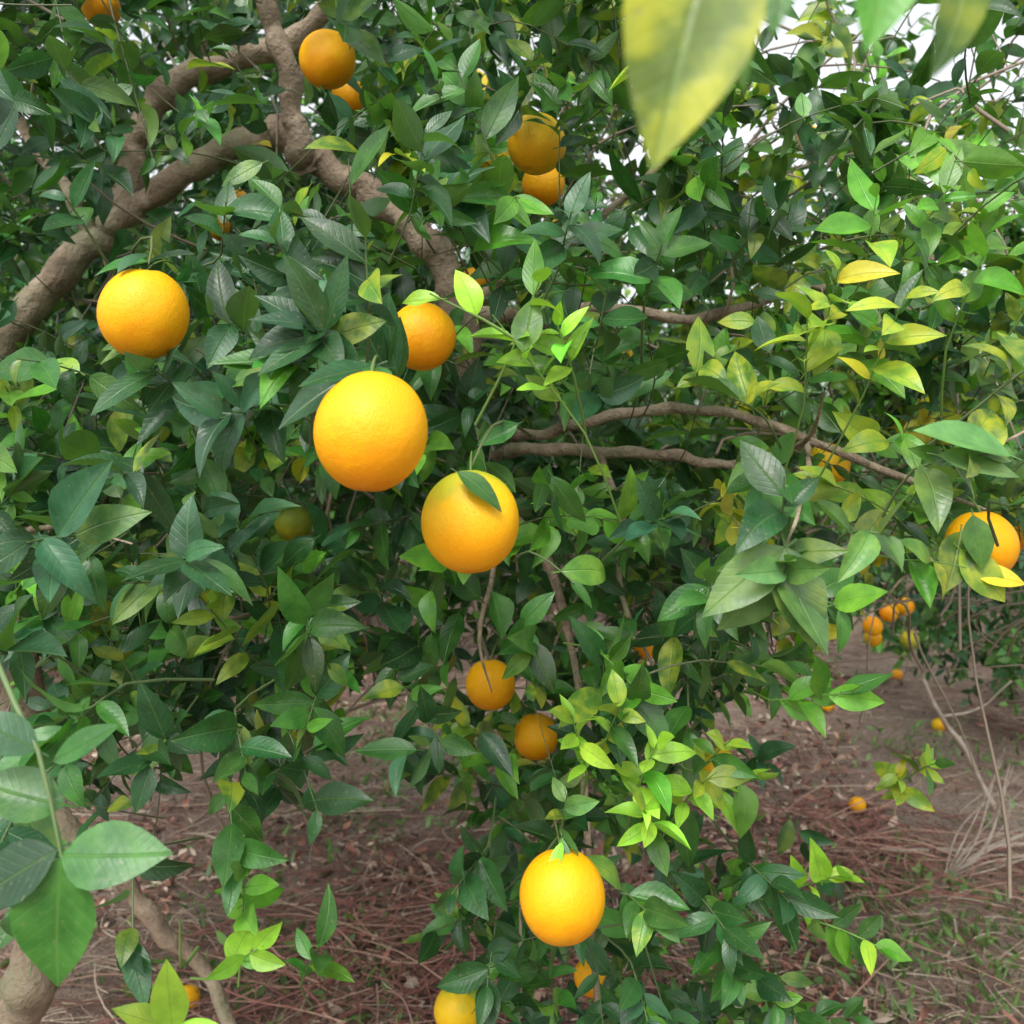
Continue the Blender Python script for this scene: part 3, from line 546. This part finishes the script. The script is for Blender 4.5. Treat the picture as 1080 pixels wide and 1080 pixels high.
# ------------------------------------------------------------------ orchard trees behind
def orchard_tree_meshes(seed):
    global rng
    rng = np.random.default_rng(seed); S = 2800
    u = norm(rng.normal(0, 1, (S, 3))); rr = rng.uniform(.55, 1.0, S)**.6
    P = u*rr[:, None]*np.array([1.65, 1.65, 1.55])+np.array([0, 0, 1.75]); P *= 1+.06*wn(P, 1.2)[:, None]
    P = P[(P[:, 2] > .3) & (wn(P, .55) > -.45)]; S = len(P)
    D = norm(P-np.array([0, 0, 1.4]))+rng.normal(0, .4, (S, 3))
    L, pts = shoots(P, D, .2, 7, .09, mixn(dict(dark=3, mid=3, blue=2, fresh=.5, olive=.4), S), face=0)
    fm = build_leaves("crown", L, 'lo', M_leaf_far)
    br = [[(0, 0, -.05, .09), (.03, .02, .35, .075), (.0, .05, .7, .07)]]
    for k in range(7):
        a = k*.9+seed; br.append([(0, .05, .5+.03*k, .05), (.35*math.cos(a), .35*math.sin(a), 1.0, .035), (.8*math.cos(a), .8*math.sin(a), 1.6, .02), (1.1*math.cos(a+.2), 1.1*math.sin(a+.2), 2.3, .008)])
    tm = branch_mesh("trunk", br, M_bark)
    N = 24; u = norm(rng.normal(0, 1, (N, 3))); u[:, 2] = -np.abs(u[:, 2])*.6+.2; C = u*np.array([1.7, 1.7, 1.4])+np.array([0, 0, 1.6]); C = C[C[:, 2] > .4]
    nu, nvv = 14, 9; ph = np.linspace(0, 2*np.pi, nu, endpoint=False); th = np.linspace(.01, np.pi-.01, nvv); T, P_ = np.meshgrid(th, ph, indexing='ij')
    sv = np.stack([np.sin(T)*np.cos(P_), np.sin(T)*np.sin(P_), np.cos(T)], -1).reshape(-1, 3)*.04
    q = np.array([(i*nu+j, (i+1)*nu+j, (i+1)*nu+(j+1) % nu, i*nu+(j+1) % nu) for i in range(nvv-1) for j in range(nu)])
    om = make_mesh("fruit", (C[:, None]+sv[None]).reshape(-1, 3), (q[None]+(np.arange(len(C))*len(sv))[:, None, None]).reshape(-1, 4), [MO['r']])
    return tm, fm, om
VAR = [orchard_tree_meshes(s) for s in (21, 22)]
POS = [(3.1, 5.4, .95), (-4.2, 5.8, 1.25), (-1.2, 7.4, 1.35), (1.5, 9.6, 1.0), (5.4, 8.8, 1.0), (-6.2, 9.5, 1.4), (-2.6, 11.5, 1.5), (8.5, 10.5, 1.1), (3.6, 13, 1.1), (0, 14.5, 1.3), (-6, 15, 1.4), (7.5, 15.5, 1.1),
       (-10, 13, 1.3), (12, 14, 1.1), (-3, 19, 1.4), (3, 19.5, 1.2), (9, 20, 1.2), (-9, 20, 1.3), (15, 20, 1.2), (-15, 19, 1.2)]
for i, (x, y, s) in enumerate(POS):
    e = empty("orange_tree", (x, y, 0)); e.scale = (s, s, s*(.92+.05*(i % 3))); e.rotation_euler = (0, 0, i*2.1)
    tm, fm, om = VAR[i % 2]; add_obj("trunk", tm, e); add_obj("crown", fm, e); add_obj("fruit", om, e)
print("done")
